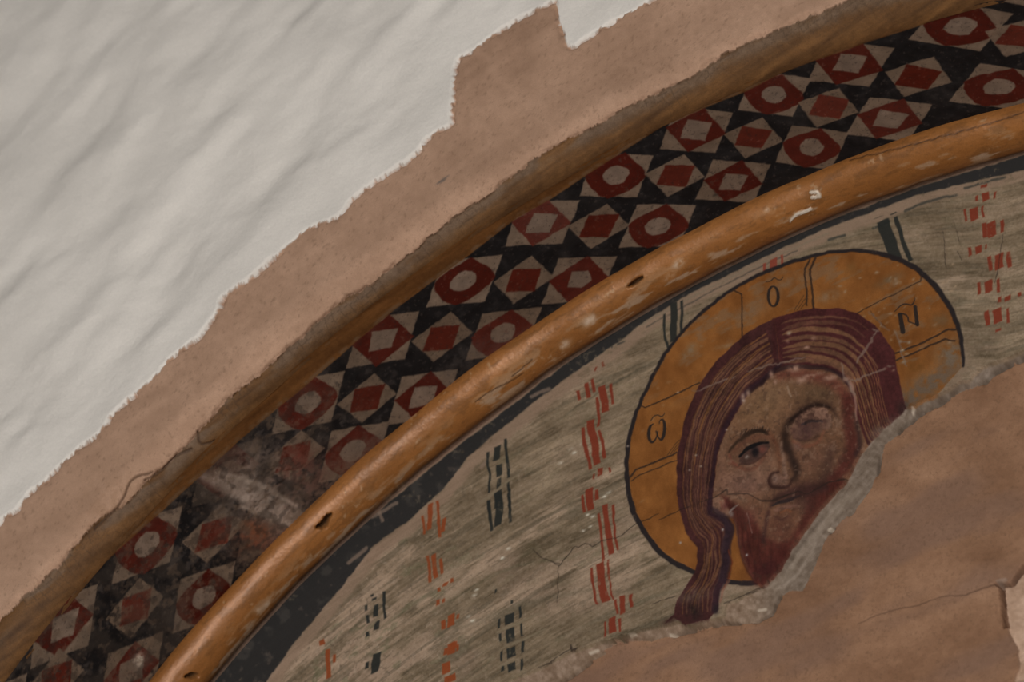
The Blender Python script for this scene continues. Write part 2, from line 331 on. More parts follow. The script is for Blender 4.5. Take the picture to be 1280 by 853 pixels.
    for c0, rx, ry, dg, c, al_ in (((940, 395), 28, 9, 28, (140, 116, 94), .55), ((985, 360), 24, 7, 30, (142, 118, 96), .5), ((1040, 375), 14, 6, 15, (150, 128, 106), .55), ((868, 440), 8, 6, 30, (148, 128, 104), .7),
                                   ((860, 450), 7, 4, 20, (152, 128, 102), .6), ((878, 420), 4, 7, 0, (136, 118, 104), .5), ((1115, 355), 16, 6, 28, (118, 100, 78), .6), ((1180, 405), 14, 8, 10, (124, 98, 70), .6), ((910, 437), 12, 3, 15, (160, 130, 100), .5),
                                   ((1195, 450), 18, 18, 0, (130, 112, 94), 1), ((1170, 482), 34, 14, 25, (122, 102, 84), 1), ((1140, 505), 22, 12, 30, (116, 98, 82), 1), ((1150, 462), 16, 7, 20, (112, 74, 34), .5), ((1120, 358), 10, 4, 30, (160, 140, 118), .5), ((1068, 340), 9, 9, 40, (140, 104, 62), .4)):
        cv.blob(c0, rx, ry, dg, c, al_, 1, .7)
    rs = np.random.default_rng(3)
    for i in range(75):
        x, y = rs.uniform(1040, 1200), rs.uniform(335, 450)
        if i > 55: x, y = rs.uniform(800, 900), rs.uniform(400, 640)
        cv.blob((x, y), rs.uniform(1.2, 3.6), rs.uniform(.8, 1.8), rs.uniform(0, 60), (172, 146, 118), .55*(1 if i < 56 else .5), 1, .8)
    cv.stroke(HALO, [6, 6.5, 7, 7, 5.5, 4.5, 4, 4.2, 4.5, 4.5, 6, 7.5, 6, 3], (38, 33, 34), .9, .97, lb_ring, wear=.1)
    A = [('B8', "160,405 225,445 225,600 228,815", 15), ('B8', "830,130 780,215 795,400 800,540", 17), ('B8', "880,120 825,215 845,400 860,575", 20), ('B6', "185,535 450,400 740,255 752,205", 10),
         ('B7', "440,140 520,108 660,50 745,8 800,-22 850,-18", 14), ('B7', "450,185 520,155 650,98 780,45 842,56", 13), ('B3', "180,215 220,240 300,205 420,150 700,15", 14), ('B3', "85,860 140,795 300,730 500,640", 17)]
    for (k_, p, wd), l in zip(A, lb_arms): cv.stroke(pts(k_, p), wd*CR[k_][2], (52, 38, 30), .7, .92, l, sp=False, wear=.1)
    cv.stroke(pts('B3', "100,890 150,850 320,780 495,710"), 1.6, (56, 40, 30), .7, .9, lb_arms[7], sp=False)
    for k_, p in (('B8', "690,585 770,455"), ('B8', "715,585 785,485"), ('B8', "745,578 795,515"), ('B3', "415,660 520,530"), ('B3', "445,650 515,560"), ('B3', "470,640 512,590"), ('B6', "300,520 350,590 430,660")):
        cv.stroke(pts(k_, p), .9, (70, 50, 36), .6, .75, sp=False)
    D = (40, 34, 32)
    def let(k_, p, wd, l, sp=True): cv.stroke(pts(k_, p), np.array(wd)*CR[k_][2], D, .6, .95, l, sp=sp, exact=True)
    let('B3', "292,382 262,412 250,470 256,520 278,548 306,528 326,485 330,452", [8, 26, 32, 30, 22, 14, 12, 8], lb_let[0])
    let('B3', "318,452 336,505 362,525 382,490 392,430 388,375 372,346 348,360 345,385", [14, 14, 22, 30, 30, 26, 16, 10, 8], lb_let[0])
    let('B3', "265,360 296,318 330,306 358,318 380,308 392,285", [6, 9, 10, 10, 8, 6], lb_let[0])
    th = np.linspace(0, 2*np.pi, 25); k0 = CR['B8']
    el = np.stack([k0[0]+k0[2]*(503+44*np.sin(th)), k0[1]+k0[2]*(462-88*np.cos(th))], 1)
    cv.stroke(el, np.array([14, 26, 30, 26, 16, 24, 26, 24, 14])*k0[2], D, .6, .95, lb_let[1], exact=True)
    let('B8', "438,335 480,325 512,298 545,314 572,314 590,290", [6, 9, 10, 9, 8, 6], lb_let[1])
    let('B6', "562,552 585,702", [40, 44], lb_let[2]); let('B6', "545,556 580,540 618,558 632,580 634,612 680,630 715,642", [14, 14, 14, 14, 12, 12, 14], lb_let[2], False)
    let('B6', "695,484 714,640", [34, 36], lb_let[2]); let('B6', "513,525 570,470 612,457 660,466 685,440 696,405", [7, 11, 13, 13, 10, 6], lb_let[2])
    # ---- head
    face = np.vstack([IL[:11], pts('B4', "700,180 695,240 720,285 800,310 860,325 890,500 930,640 990,760 1010,790"), pts('A4', "400,745 520,650 640,480 740,340 820,230 920,120 1000,40"), pts('A3', "1010,730 1100,600"), IRt[::-1]])
    cv.poly(face, (120, 88, 65), .8, 1, lb_face)
    k = np.nonzero(cv.lab == lb_face)[0]; cv.col[k] += ((fbm(u[k]/16, v[k]/16, 4, 61)-.5)*30)[:, None]*np.array([1, .9, .8])
    def bl(k_, x, y, rx, ry, dg, c, al_, tex=0, pw=1.0):
        q = CR[k_]; cv.blob((q[0]+q[2]*x, q[1]+q[2]*y), rx*q[2], ry*q[2], dg, c, al_, pw, tex)
    def sk(k_, p, wd, c, soft=1.2, al_=1, l=None, wear=0, sp=True): cv.stroke(pts(k_, p), np.array(wd)*CR[k_][2], c, soft, al_, l, wear, 0, sp)
    bl('A3', 400, 270, 230, 150, 25, (136, 107, 76), .7); bl('A3', 480, 190, 90, 60, 20, (142, 114, 86), .5); bl('A3', 760, 190, 160, 80, 0, (100, 80, 58), .6)
    bl('A3', 280, 760, 200, 110, 20, (144, 112, 92), .75); bl('A3', 420, 720, 110, 120, 0, (134, 104, 84), .5); bl('A3', 760, 640, 150, 120, 0, (106, 76, 60), .8); bl('A4', 300, 60, 160, 70, 0, (118, 88, 76), .6)
    bl('A3', 140, 700, 30, 170, 0, (128, 96, 78), .6); bl('A3', 160, 500, 40, 120, -20, (120, 94, 72), .5)
    sk('A3', "520,70 640,60 780,85 880,120 950,190 1000,290", [50, 60, 70, 70, 60, 50], (104, 52, 44), 8, .65); sk('A3', "980,230 985,400 1010,540 960,680 860,770", [70, 80, 90, 90, 60], (84, 42, 36), 6, .85)
    sk('A3', "1030,330 1050,450 1060,540 1030,600", 30, (48, 34, 36), 4, .7); sk('A3', "870,560 850,680 820,760", 60, (78, 56, 48), 8, .6)
    # eyes
    sk('A3', "215,580 290,512 380,482 460,488 500,520", [26, 36, 34, 26, 16], (122, 82, 62), 3.5, .75, lb_eye)
    ep = pts('A3', "255,640 285,590 330,552 385,525 445,520 460,545 430,590 390,630 330,655 280,662")
    bl('A3', 350, 590, 130, 70, 25, (92, 62, 50), .55); cv.poly(smooth(np.vstack([ep, ep[:1]])), (84, 62, 54), 1.2, .92, lb_eye)
    bl('A3', 408, 566, 26, 22, 25, (126, 72, 60), .75); bl('A3', 362, 582, 26, 36, 0, (30, 26, 28), 1, 0, 1.6); bl('A3', 306, 616, 13, 12, 0, (172, 158, 146), 1); bl('A3', 330, 640, 30, 12, 20, (84, 62, 54), .6)
    sk('A3', "262,612 300,572 340,545 385,526 448,520", [14, 24, 26, 22, 12], (28, 25, 25), .8, 1, lb_eye); sk('A3', "262,660 330,660 395,625 440,580", [10, 14, 12, 8], (76, 52, 44), 1, .75, lb_eye)
    sk('A3', "185,660 240,672 300,700 370,680 430,610", [12, 22, 24, 20, 10], (116, 70, 54), 2.5, .55, lb_eye); sk('A3', "190,600 205,640 240,665", [12, 18, 12], (132, 74, 60), 2, .6)
    sk('A3', "185,580 230,525 290,480 350,448 410,444 450,465", [8, 16, 24, 30, 28, 10], (40, 29, 23), 1.8, .92, lb_brow, .2)
    for i in range(16):
        x = 300+i*12; sk('A3', "%d,%d %d,%d" % (x-40, 478-i*2.2+max(0, i-11)*6, x-28+(i % 3)*6, 442-i*1.8-(i*7 % 13)+max(0, i-11)*6), 6, (44, 32, 26), .8, .7)
    for p in ("190,480 205,498 195,490", "215,485 240,470 250,482", "250,468 280,455 300,435"): sk('A3', p, 5, (58, 44, 36), .6, .6)
    sk('A3', "560,560 562,470 585,400 640,335 700,285 790,262 870,295 900,330", [44, 56, 46, 44, 38, 30, 22, 10], (48, 34, 28), 5, .85, None, .2)
    dm = pts('A3', "600,430 625,370 690,310 770,285 845,310 870,370 830,425 770,470 700,508 620,490")
    cv.poly(smooth(np.vstack([dm, dm[:1]]), 5)+np.random.default_rng(5).normal(0, 1.1, (5*len(dm)+1, 2)), (104, 76, 64), 2.5, .85, lb_eye2)
    k = np.nonzero(cv.lab == lb_eye2)[0]; nn = fbm(u[k]/6, v[k]/6, 4, 71); cv.mix(k, sm(.44, .56, nn)*sm(545, 515, v[k]+.25*(u[k]-1020))*.9, (164, 128, 106)); cv.mix(k, sm(.5, .34, nn)*.55, (84, 58, 52)); cv.mix(k, sm(480+.0, 530, v[k]+0*u[k]-20)*.0, (90, 66, 58)); bl('A3', 690, 440, 60, 36, 20, (78, 56, 52), .7, .6)
    sk('A3', "670,400 700,385 750,375 810,380", [14, 18, 14, 8], (62, 54, 58), 1, .8, lb_eye2); sk('A3', "680,430 720,470 690,490", 18, (84, 58, 54), 2, .7, lb_eye2)
    sk('A3', "615,515 690,545 770,520 825,440", [18, 26, 22, 12], (126, 80, 60), 2, .7, lb_eye2); bl('A3', 880, 400, 60, 60, 0, (128, 104, 86), .55, .8); bl('A3', 640, 545, 40, 30, 0, (108, 84, 76), .6)
    # nose
    sk('A3', "455,450 490,500 515,570 525,660 515,715", [16, 28, 28, 22, 14], (108, 68, 48), 4, .6, lb_nose); sk('A3', "535,520 548,620 565,740", [18, 26, 30], (138, 110, 92), 2, .8, lb_nose)
    sk('A3', "580,540 600,610 625,680 640,730 615,770", [40, 54, 56, 46, 26], (48, 35, 30), 5, .88); bl('A3', 525, 765, 55, 45, 0, (122, 94, 80), .8)
    sk('A3', "515,715 470,735 455,775 475,812 540,822 590,808 608,765", [12, 20, 26, 24, 20, 18, 12], (54, 35, 30), 1.8, .85, lb_nose); bl('A3', 470, 770, 22, 46, 10, (74, 50, 42), .6); bl('A3', 540, 812, 50, 14, 0, (62, 40, 36), .6); bl('A3', 492, 762, 18, 26, 0, (146, 122, 108), .8); bl('A3', 565, 770, 14, 30, 0, (132, 104, 90), .6)
    bl('A3', 700, 820, 110, 40, 10, (66, 42, 40), .6)
    # beard and mouth
    bp_ = pts('A4', "140,120 200,160 260,200 320,240 370,300 420,400 520,440 600,420 650,330 690,230 700,120 800,60 940,10 960,40 880,120 790,225 700,345 600,480 520,625 420,735 370,725 310,620 260,480 235,330 190,240")
    idx, a_ = cv.poly(bp_, (76, 35, 30), 5, .85)
    k = idx[a_ > .4]; cv.lab[k] = lb_beard; st = fbm(u[k]/3, v[k]/22, 3, 81); cv.col[k] += ((st-.5)*34)[:, None]*np.array([1, .6, .5])
    bl('A4', 540, 360, 130, 130, 0, (98, 60, 50), .6); bl('A4', 330, 250, 80, 70, 0, (116, 74, 64), .5); bl('A4', 440, 620, 120, 60, 30, (66, 34, 34), .7); bl('A4', 560, 520, 80, 60, 40, (76, 34, 30), .6); bl('A4', 680, 170, 80, 80, 0, (84, 58, 50), .7)
    sk('A4', "460,200 510,145 600,112 700,105 820,70", [18, 40, 50, 60, 60], (60, 40, 37), 4, .78); sk('A4', "478,190 540,168 600,150 655,128", [12, 24, 26, 14], (44, 38, 40), 1.2, .9, lb_mouth)
    sk('A4', "500,225 560,205 640,195", [20, 34, 20], (140, 104, 88), 2.5, .75, lb_mouth); sk('A4', "530,245 570,225 600,235", 12, (140, 86, 56), 2, .6, lb_mouth); sk('A4', "495,270 540,290 590,270", 20, (76, 50, 44), 3, .65, lb_mouth); sk('A4', "450,240 430,330 415,430", 26, (56, 36, 36), 3, .65)
    for p in ("235,300 262,480 300,610 370,720", "265,300 290,470 330,600", "300,320 330,480 380,640", "380,360 390,500 420,650", "460,470 470,560 460,660"): sk('A4', p, [4, 9, 3], (60, 30, 30), 1.4, .5)
    for p in ("308,245 325,320 340,380",): sk('A4', p, 4, (160, 132, 122), .7, .7)
    e_ = pts('A4', "80,135 140,138 170,190 195,245 165,268 105,252 75,205"); cv.poly(smooth(np.vstack([e_, e_[:1]])), (138, 106, 86), 1.2, .95, lb_ear); sk('A4', "130,165 140,210 125,235", 12, (116, 74, 58), 1.2, .6)
    bl('A4', 165, 190, 22, 40, -20, (96, 44, 44), .6); sk('A4', "190,235 215,215 250,185", [10, 14, 4], (160, 148, 138), .8, .8); bl('A4', 205, 250, 14, 18, 0, (150, 136, 130), .8)
    bl('A3', 690, 330, 130, 70, 30, (70, 50, 40), .35); bl('A4', 700, 90, 150, 60, 15, (66, 42, 37), .55); bl('A4', 560, 120, 90, 30, 15, (78, 52, 46), .4); bl('A3', 260, 500, 110, 34, 28, (88, 62, 48), .4)
    sk('A3', "600,385 640,335 705,288 790,268 860,290", [18, 24, 24, 20, 10], (40, 27, 23), 2, .8, None, .25); sk('A3', "690,395 720,372 800,374", [14, 20, 8], (46, 36, 34), 1.4, .8); sk('A3', "640,495 700,510 780,475", [10, 16, 10], (60, 42, 36), 2.2, .6)
    k = np.nonzero(np.isin(cv.lab, [lb_face, lb_beard, lb_nose, lb_mouth, lb_eye, lb_eye2, lb_ear]))[0]
    cv.col[k] *= (1+(fbm(u[k]/2.4, v[k]/2.4, 3, 63)-.5)*.26+(fbm(u[k]/9, v[k]/9, 3, 65)-.5)*.26)[:, None]*.95*np.array([1, .975, .99])
    cv.mix(k, sm(.64, .72, fbm(u[k]/5, v[k]/5, 3, 66))*.3*(cv.lab[k] == lb_face), (150, 122, 102)); cv.mix(k, sm(.36, .28, fbm(u[k]/6+8, v[k]/6, 3, 68))*.35, (66, 46, 38))
    # ---- hair: dark mass with long combed highlights from the parting down both sides
    hm = np.vstack([OL[::-1], ORt[1:], IRt[::-1], IL]); hm = np.vstack([OL, pts('B5', "85,635 160,590 240,640 330,625 420,600 470,555"), IL[::-1], ORt[:0]])
    HB = (68, 39, 38)
    cv.poly(hm, HB, .9, 1, lb_hair); cv.poly(np.vstack([ORt, IRt[::-1]]), (74, 38, 38), .9, 1, lb_hair)
    def lerp(a, b, f): return a*(1-f)+b*f
    fl = [.2, .28, .36, .43, .5, .58, .66, .74, .82]
    so, si = smooth(OL, 5), smooth(IL, 5)
    for i, f in enumerate(fl):
        tt = np.linspace(0, 1, len(so))[:, None]; p = lerp(so, si, f+.022*np.sin(tt*9+i*2.1)*(1-tt)+.012*np.sin(tt*23+i*1.3))
        n = len(p); wob = np.sin(np.arange(n)/n*26+i)*np.interp(np.arange(n)/n, [0, .55, .7, 1], [0, 0, 1.2, 1.6]); p = p+np.stack([wob, 0*wob], 1)
        wd = np.interp(np.linspace(0, 1, 20), [0, .12, .3, .5, .62, .75, 1], [2.2, 4.2, 3.0, 1.4, 2.2, 2.0, 1.3])*(1.15 if i % 2 else .7)
        c = (118, 84, 62) if i % 3 else (128, 88, 52)
        cv.stroke(p[3:], wd, c, 1.0, .72, lb_strand[i], sp=False)
        cv.stroke(lerp(so, si, f+.035)[10:62], .8, (132, 98, 72), .7, .5, sp=False)
    for i in range(16): tt = np.linspace(0, 1, len(so))[:, None]; cv.stroke(lerp(so, si, .17+.048*i+.016*np.sin(tt*11+i*1.7))[4+(i*5 % 9):70], 1.1, (58, 33, 33), .6, .6, sp=False)
    cv.stroke(lerp(so, si, .94), [4, 5, 5, 4, 6, 10, 12, 8], (48, 32, 40), 1.5, .7, sp=False)
    fr = [.14, .26, .38, .5, .62, .73, .83, .91]
    so, si = smooth(ORt, 6), smooth(IRt, 6)
    for i, f in enumerate(fr):
        tt = np.linspace(0, 1, len(so))[:, None]; p = lerp(so, si, f+.018*np.sin(tt*8+i*1.9)); wd = np.interp(np.linspace(0, 1, 16), [0, .1, .3, .5, .7, 1], [1.5, 5, 6.2, 5, 2.4, 1.2])*(1 if i > 0 else .6)
        c = (112, 80, 60) if i % 2 else (124, 90, 64)
        cv.stroke(p[2:(30 if i < 2 else 42 if i < 4 else None)], wd, c, .9, .8 if i > 1 else .55, lb_strand[10+i], sp=False)
    for i in range(11):
        f = .42+.05*i; cv.stroke(lerp(so, si, f)[34:], 1.0, (146, 104, 66), .7, .6, sp=False)
    bl('B7', 350, 650, 90, 45, 40, (108, 92, 82), .7, .6); bl('B7', 490, 500, 40, 50, 0, (52, 40, 38), .6)
    cv.stroke(pts('B2', "190,270 195,420 200,560"), [4, 6, 3], (70, 36, 36), 1.5, .8)
    cv.stroke(pts('B2', "0,820 100,745 190,660 330,625 500,630 640,660 740,730 790,820"), [5, 5, 6, 5, 5, 5, 6, 5], (46, 30, 32), 1.5, .8)
    cv.stroke(pts('B4', "700,250 800,330 830,420 790,540 800,650 770,780"), [6, 10, 12, 10, 10, 10], (52, 38, 44), 2, .75)
    cv.stroke(pts('B4', "820,560 850,650 830,740 820,780"), 1.4, (120, 58, 34), .7, .8); cv.stroke(pts('B5', "585,310 540,370 515,470"), [3, 3, 2], (122, 84, 70), 1, .7, lb_strand[28]); cv.stroke(pts('B5', "570,310 525,380"), 1.2, (100, 56, 44), .7, .7)
    bl('B5', 320, 540, 60, 70, 0, (44, 34, 32), .8, .5); bl('B5', 300, 420, 130, 45, 12, (124, 104, 92), .45, .6); bl('B5', 130, 610, 60, 22, 20, (60, 38, 34), .8); bl('B5', 480, 520, 22, 40, 0, (40, 34, 36), .8)
    k = np.nonzero((cv.lab == lb_hair) | np.isin(cv.lab, lb_strand))[0]; cv.col[k] *= (1+(fbm(u[k]/2.6, v[k]/2.6, 3, 73)-.5)*.34+(fbm(u[k]/14, v[k]/14, 3, 75)-.5)*.4)[:, None]
    # losses at the hairline and pale scratches
    for x, y, rx, ry in ((350, 640, 50, 26), (400, 725, 45, 24), (480, 690, 60, 16), (620, 710, 50, 20), (170, 690, 18, 30), (200, 745, 14, 16), (780, 790, 18, 50), (740, 720, 26, 18), (1100, 655, 12, 8), (300, 370, 10, 10), (295, 435, 10, 12), (490, 410, 20, 14), (440, 480, 20, 12)):
        bl('B2', x, y, rx, ry, 10, (164, 128, 110), .8, .9)
    for x, y in ((280, 210), (315, 190), (285, 240)): bl('A3', x, y, 14, 22, 0, (172, 142, 124), .8)
    sk('A3', "580,145 590,180 605,210", 10, (160, 136, 116), 1, .7); sk('B7', "140,330 165,400 178,500 180,580", [14, 20, 14, 10], (160, 122, 106), 1.2, .75, None, .4)
    G = (132, 112, 100)
    for k_, p, wd in (('B2', "0,665 100,630 200,608 300,580 430,556", 12), ('B2', "975,350 940,420 885,500 820,590", 20), ('B2', "715,600 730,700 790,800 800,845", 16), ('B2', "770,730 850,710 930,685 1030,640 1110,620", 16),
                      ('B1', "640,810 760,770 880,720 1010,680", 14), ('B2', "1110,360 1140,430 1165,530 1200,620", 14), ('B2', "920,210 960,240 1000,300 1060,340", 12), ('B2', "1140,440 1220,430", 12), ('B2', "945,345 985,355", 14)):
        q_ = smooth(pts(k_, p), 4); cv.stroke(q_+np.random.default_rng(int(wd*7)).normal(0, .9, q_.shape), np.array([.5, 1.1, .7, 1.2, .6])*wd*CR[k_][2], G, .8, .68, None, .5, sp=False)
    for x, y in ((308, 370), (1220, 440), (1150, 430), (1170, 500), (1180, 590), (1110, 360)): bl('B2', x, y, 16, 12, 30, (158, 138, 116), .8, .8)
    for x, y in ((612, 795), (508, 105), (940, 437), (1090, 178), (668, 662), (712, 760), (63, 582)): bl('B3', x, y, 11, 8, 0, (176, 160, 146), .75)
    for k_, x, y in (('B4', 777, 405), ('B4', 960, 598), ('B4', 455, 505)): bl(k_, x, y, 9, 9, 0, (176, 170, 168), .9)
    # ---- cracks
    CK = (40, 32, 28)
    for k_, p, wd in (('B4', "-50,480 0,450 130,350 220,320 290,285", 8), ('B4', "290,335 440,260 520,230", 8), ('B4', "600,195 720,150 810,92 815,135 960,130 1080,185 1180,180 1280,138", 9), ('A4', "450,160 550,130 650,100 710,118 780,80 850,40 930,20 1060,15", 8),
                      ('S3', "-60,560 0,600 30,610 200,405 235,412 300,370 340,385 375,412 480,350 620,315", 10), ('S3', "20,610 15,800 10,1000", 8), ('S6', "820,845 950,790 1080,700 1180,640", 12), ('S6', "1180,600 1185,660 1240,630", 26), ('S8', "290,330 278,420 262,520 240,590", 4), ('S8', "40,420 70,470", 4), ('B5', "880,300 885,390", 8), ('B5', "0,480 180,420", 7), ('B5', "850,350 640,440 560,475 540,480", 8),
                      ('G', "865,390 870,480 880,590", 4), ('G', "920,350 960,480", 3), ('E', "520,360 555,395 620,415", 4)):
        sk(k_, p, np.array([.5, 1, .7, 1.1, .6])*wd, CK, .6, .68, None, .25, False)
    # ---- lime edge, brown plaster patch, pale loss at its foot
    idx = np.nonzero((v > 280))[0]
    de = cv.sdf(FRESCO_EDGE, idx); dp = cv.sdf(PATCH, idx)
    e = idx[(de < 0) & (dp >= 0)]; cv.lab[e] = lb_edge
    n1 = fbm(u[e]/5, v[e]/5, 4, 91); xr, yr = rotc(u[e], v[e], 52); n2 = fbm(xr/26, yr/3.2, 3, 93)
    pinky = sm(985, 930, u[e])[:, None]
    c = np.array([112, 98, 86])+(n2-.5)[:, None]*38+(n1-.5)[:, None]*44; c = c*(1-.75*pinky)+(np.array([130, 108, 90])+(n1-.5)[:, None]*70)*.75*pinky
    a_ = sm(0, -1.5, de[(de < 0) & (dp >= 0)]); cv.mix(e, a_, c)
    pch = np.nonzero(dp < 0)[0]; q = idx[pch]; cv.lab[q] = lb_patch
    n1 = fbm(u[q]/70, v[q]/50, 4, 95); xr, yr = rotc(u[q], v[q], 25); n2 = fbm(xr/160, yr/45, 3, 97); n3 = fbm(u[q]/7, v[q]/7, 4, 99)
    c = np.array([134, 101, 78])+((n1-.5)*44+(n3-.5)*14)[:, None]*np.array([1, .9, .8])
    t = sm(.44, .70, n2)[:, None]*.55; c = c*(1-t)+np.array([115, 90, 77])*t
    t = sm(.66, .72, fbm(u[q]/2.6, v[q]/2.6, 3, 98))[:, None]*.25; c = c*(1-t)+np.array([88, 66, 50])*t
    cv.mix(q, np.ones(len(q)), c)
    # relief: fresco layer is proud of the patch, the lime edge slopes between them
    cv.h[:] += .007
    wdt = np.clip(dp, 0, None)+np.clip(-de, 0, None)+1e-6; f = np.where(de < 0, np.where(dp >= 0, np.clip(dp, 0, None)/wdt, 0), 1)
    cv.h[idx] += np.where(de < 0, -.0025-.008*(1-f), 0)+.0014*(fbm(u[idx]/9, v[idx]/9, 3, 17)-.75)*(de < 0)
    cv.h[q] += .003*(fbm(u[q]/120, v[q]/120, 3, 19)-.5)+.0003*(n3-.5)
    k = np.nonzero(de >= 0)[0]; k = idx[k]
    cv.h += .0003*(s2-.5)*(cv.h > .006)*(np.abs(u-1000) > 230)+.0012*(fbm(u/60, v/60, 2, 23)-.5)
    br = np.abs(dp) < 2.6; kk = idx[br]; seg = sm(.42, .6, fbm(u[kk]/26, v[kk]/26, 3, 101)); aa = sm(2.4, .4, np.abs(dp[br]))*seg
    cv.h[kk] -= .006*aa
    for k_, p, wd in (('B7', "545,520 560,500", 16), ('A4', "825,330 840,322", 18), ('B5', "780,510 830,500", 18), ('B5', "100,690 140,690", 22), ('S4', "330,835 410,800", 26), ('S4', "780,660 830,645", 14)):
        sk(k_, p, wd, (178, 164, 148), 1, .8)
    for p, wd, c_, al_ in (("430,735 560,640 660,480 760,350 880,210 980,110 1040,60", [20, 34, 30, 30, 40, 40, 20], (146, 132, 118), .45), ("470,740 600,650 690,520 740,420", [8, 14, 12, 6], (164, 150, 136), .5), ("560,590 640,470 720,360 800,260", [10, 14, 12, 8], (84, 73, 64), .5), ("900,240 980,170 1060,80", [8, 12, 8], (88, 74, 62), .45)):
        sk('A4', p, wd, c_, 2.5, al_, None, .3)
    for k_, p, wd in (('FF', "640,625 750,580 880,550 950,520 1050,512 1110,490 1180,468", [2, 3, 4, 3, 4, 5, 6]),):
        cv.stroke(pts(k_, p), np.array(wd)*.4, (84, 62, 50), .8, .65, wear=.2, h=-.0008)
    pale = pts('FF', "1183,480 1225,465 1250,430 1290,405 1360,392 1410,430 1400,520 1440,600 1430,700 1380,790 1300,850 1225,862 1252,785 1245,722 1212,655 1192,560")
    cv.poly(pale, (160, 134, 115), .9, 1, lb_pale, 0, -.004)
    k = np.nonzero(cv.lab == lb_pale)[0]; cv.col[k] += ((fbm(u[k]/14, v[k]/9, 4, 103)-.5)*70)[:, None]
    cv.stroke(pts('FF', "1170,470 1185,480 1190,560 1200,630"), 5, (110, 84, 68), 1, .6, h=-.014); cv.stroke(pts('FF', "1190,470 1225,468 1250,435 1275,405 1300,395"), [3, 4, 5, 6, 6], (110, 84, 68), 1, .6, h=-.012); cv.stroke(pts('FF', "1170,462 1205,455"), 4, (140, 122, 110), 1, .6)
    cv.poly(pts('P', "1255,854 1266,849 1282,842 1312,834 1330,842 1322,858 1290,866 1262,864"), (112, 88, 72), 1.5, 1, lb_gap, 0, -.07)

def plane_canvas(xs, zs, keepfn=None):
    X, Z = np.meshgrid(xs, zs, indexing='ij'); P = np.stack([X, 0*X, Z], -1)
    px, py = project(P.reshape(-1, 3)); px = px.reshape(X.shape); py = py.reshape(X.shape)
    r = np.hypot(X-ARX, Z-ARZ); return P, px, py, r
inside = lambda px, py, m_: (px > -m_) & (px < W+m_) & (py > -m_) & (py < H+m_)
def unproj(x, y): d = ray(x, y); t = -POS[1]/d[1]; return POS+d*t
cs = np.array([unproj(x, y) for x, y in ((230, 880), (1310, 880), (1310, 180), (520, 540), (900, 300))])
xs = np.arange(cs[:, 0].min(), cs[:, 0].max(), .00092); zs = np.arange(cs[:, 2].min(), R_IN+ARZ+.01, .00092)
P, px, py, r = plane_canvas(xs, zs); keep = inside(px, py, 30) & (r < R_IN+.008)
def compact(P, px, py, keep):
    rows = np.nonzero(keep.any(1))[0]; cols = np.nonzero(keep.any(0))[0]
    s = np.s_[rows[0]:rows[-1]+2, cols[0]:cols[-1]+2]; return P[s], px[s], py[s], keep[s]
P, px, py, keep = compact(P, px, py, keep); c1 = Canvas(P, px, py, keep); paint_lunette(c1)
xs = np.arange(-1.33, 1.33, .009); zs = np.arange(ARZ-.02, R_IN+ARZ+.02, .009)
P, px, py, r = plane_canvas(xs, zs); keep = ~inside(px, py, 16) & (r < R_IN+.012)
P[..., 1] += .0002; c2 = Canvas(P, px, py, keep); paint_lunette(c2)
nf = lambda cv: np.array([[0, -1.0, 0]])
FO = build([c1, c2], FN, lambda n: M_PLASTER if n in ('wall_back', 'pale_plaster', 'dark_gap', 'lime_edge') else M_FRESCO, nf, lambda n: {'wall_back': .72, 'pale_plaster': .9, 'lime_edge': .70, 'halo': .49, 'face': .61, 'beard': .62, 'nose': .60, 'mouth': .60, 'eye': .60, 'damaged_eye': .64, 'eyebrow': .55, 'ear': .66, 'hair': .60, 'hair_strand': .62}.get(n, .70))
if lb_pale in FO: FO[lb_pale]['label'] = 'pale plaster bared below the brown patch'
tag(FO[lb_patch], 'bare brown plaster filling the lower lunette below the painted face', 'wall', 'structure')
tag(fres, 'faded lunette mural of a haloed bearded face on striped cloth', 'mural')
for l, t in ((lb_halo, 'ochre halo with a dark outline'), (lb_face, 'olive-brown painted face, one eye scraped away'), (lb_hair, 'long brown hair with combed ochre highlights'),
             (lb_line, 'broad black line following the arch'), (lb_edge, 'grey lime edge where the mural breaks off'), (0, 'streaky olive-grey cloth ground'), (lb_beard, 'dark red-brown beard')):
    if l in FO: FO[l]['label'] = t

# ================================================================== swept arch: roll, soffit border, arris, wall face
TH0, TH1 = math.radians(-45), math.radians(20)
def thetas(ds): 
    f = np.arange(TH0, TH1, ds/R_SOF); d = math.radians(.4)
    return np.concatenate([np.arange(math.radians(-90), TH0-d*.3, d), f, np.arange(f[-1]+d, math.radians(90.5), d)])
def sweep(th, prof):
    """prof: (n,2) of radius, depth -> grid of points theta x profile"""
    T = th[:, None]; r = prof[None, :, 0]; P = np.stack([ARX+r*np.sin(T), prof[None, :, 1]+0*T, ARZ+r*np.cos(T)], -1); return P
def resample(p, d):
    p = np.asarray(p, float); s = np.concatenate([[0], np.cumsum(np.hypot(*np.diff(p, axis=0).T))]); n = int(s[-1]/d)+1
    t = np.linspace(0, s[-1], n); return np.stack([np.interp(t, s, p[:, 0]), np.interp(t, s, p[:, 1])], 1), t
def cyl_st(x, y):
    d = ray(x, y); o = POS-np.array([ARX, 0, ARZ]); a = d[0]**2+d[2]**2; b = o[0]*d[0]+o[2]*d[2]; c = o[0]**2+o[2]**2-R_SOF**2
    t = (-b+math.sqrt(b*b-a*c))/a; q = o+d*t; return math.atan2(q[0], q[2])*R_SOF*1190, -q[1]*1190
def prof_normals(cv, prof):
    t = np.gradient(prof, axis=0); n = np.stack([-t[:, 1], t[:, 0]], 1); n /= np.linalg.norm(n, axis=1)[:, None]
    return n
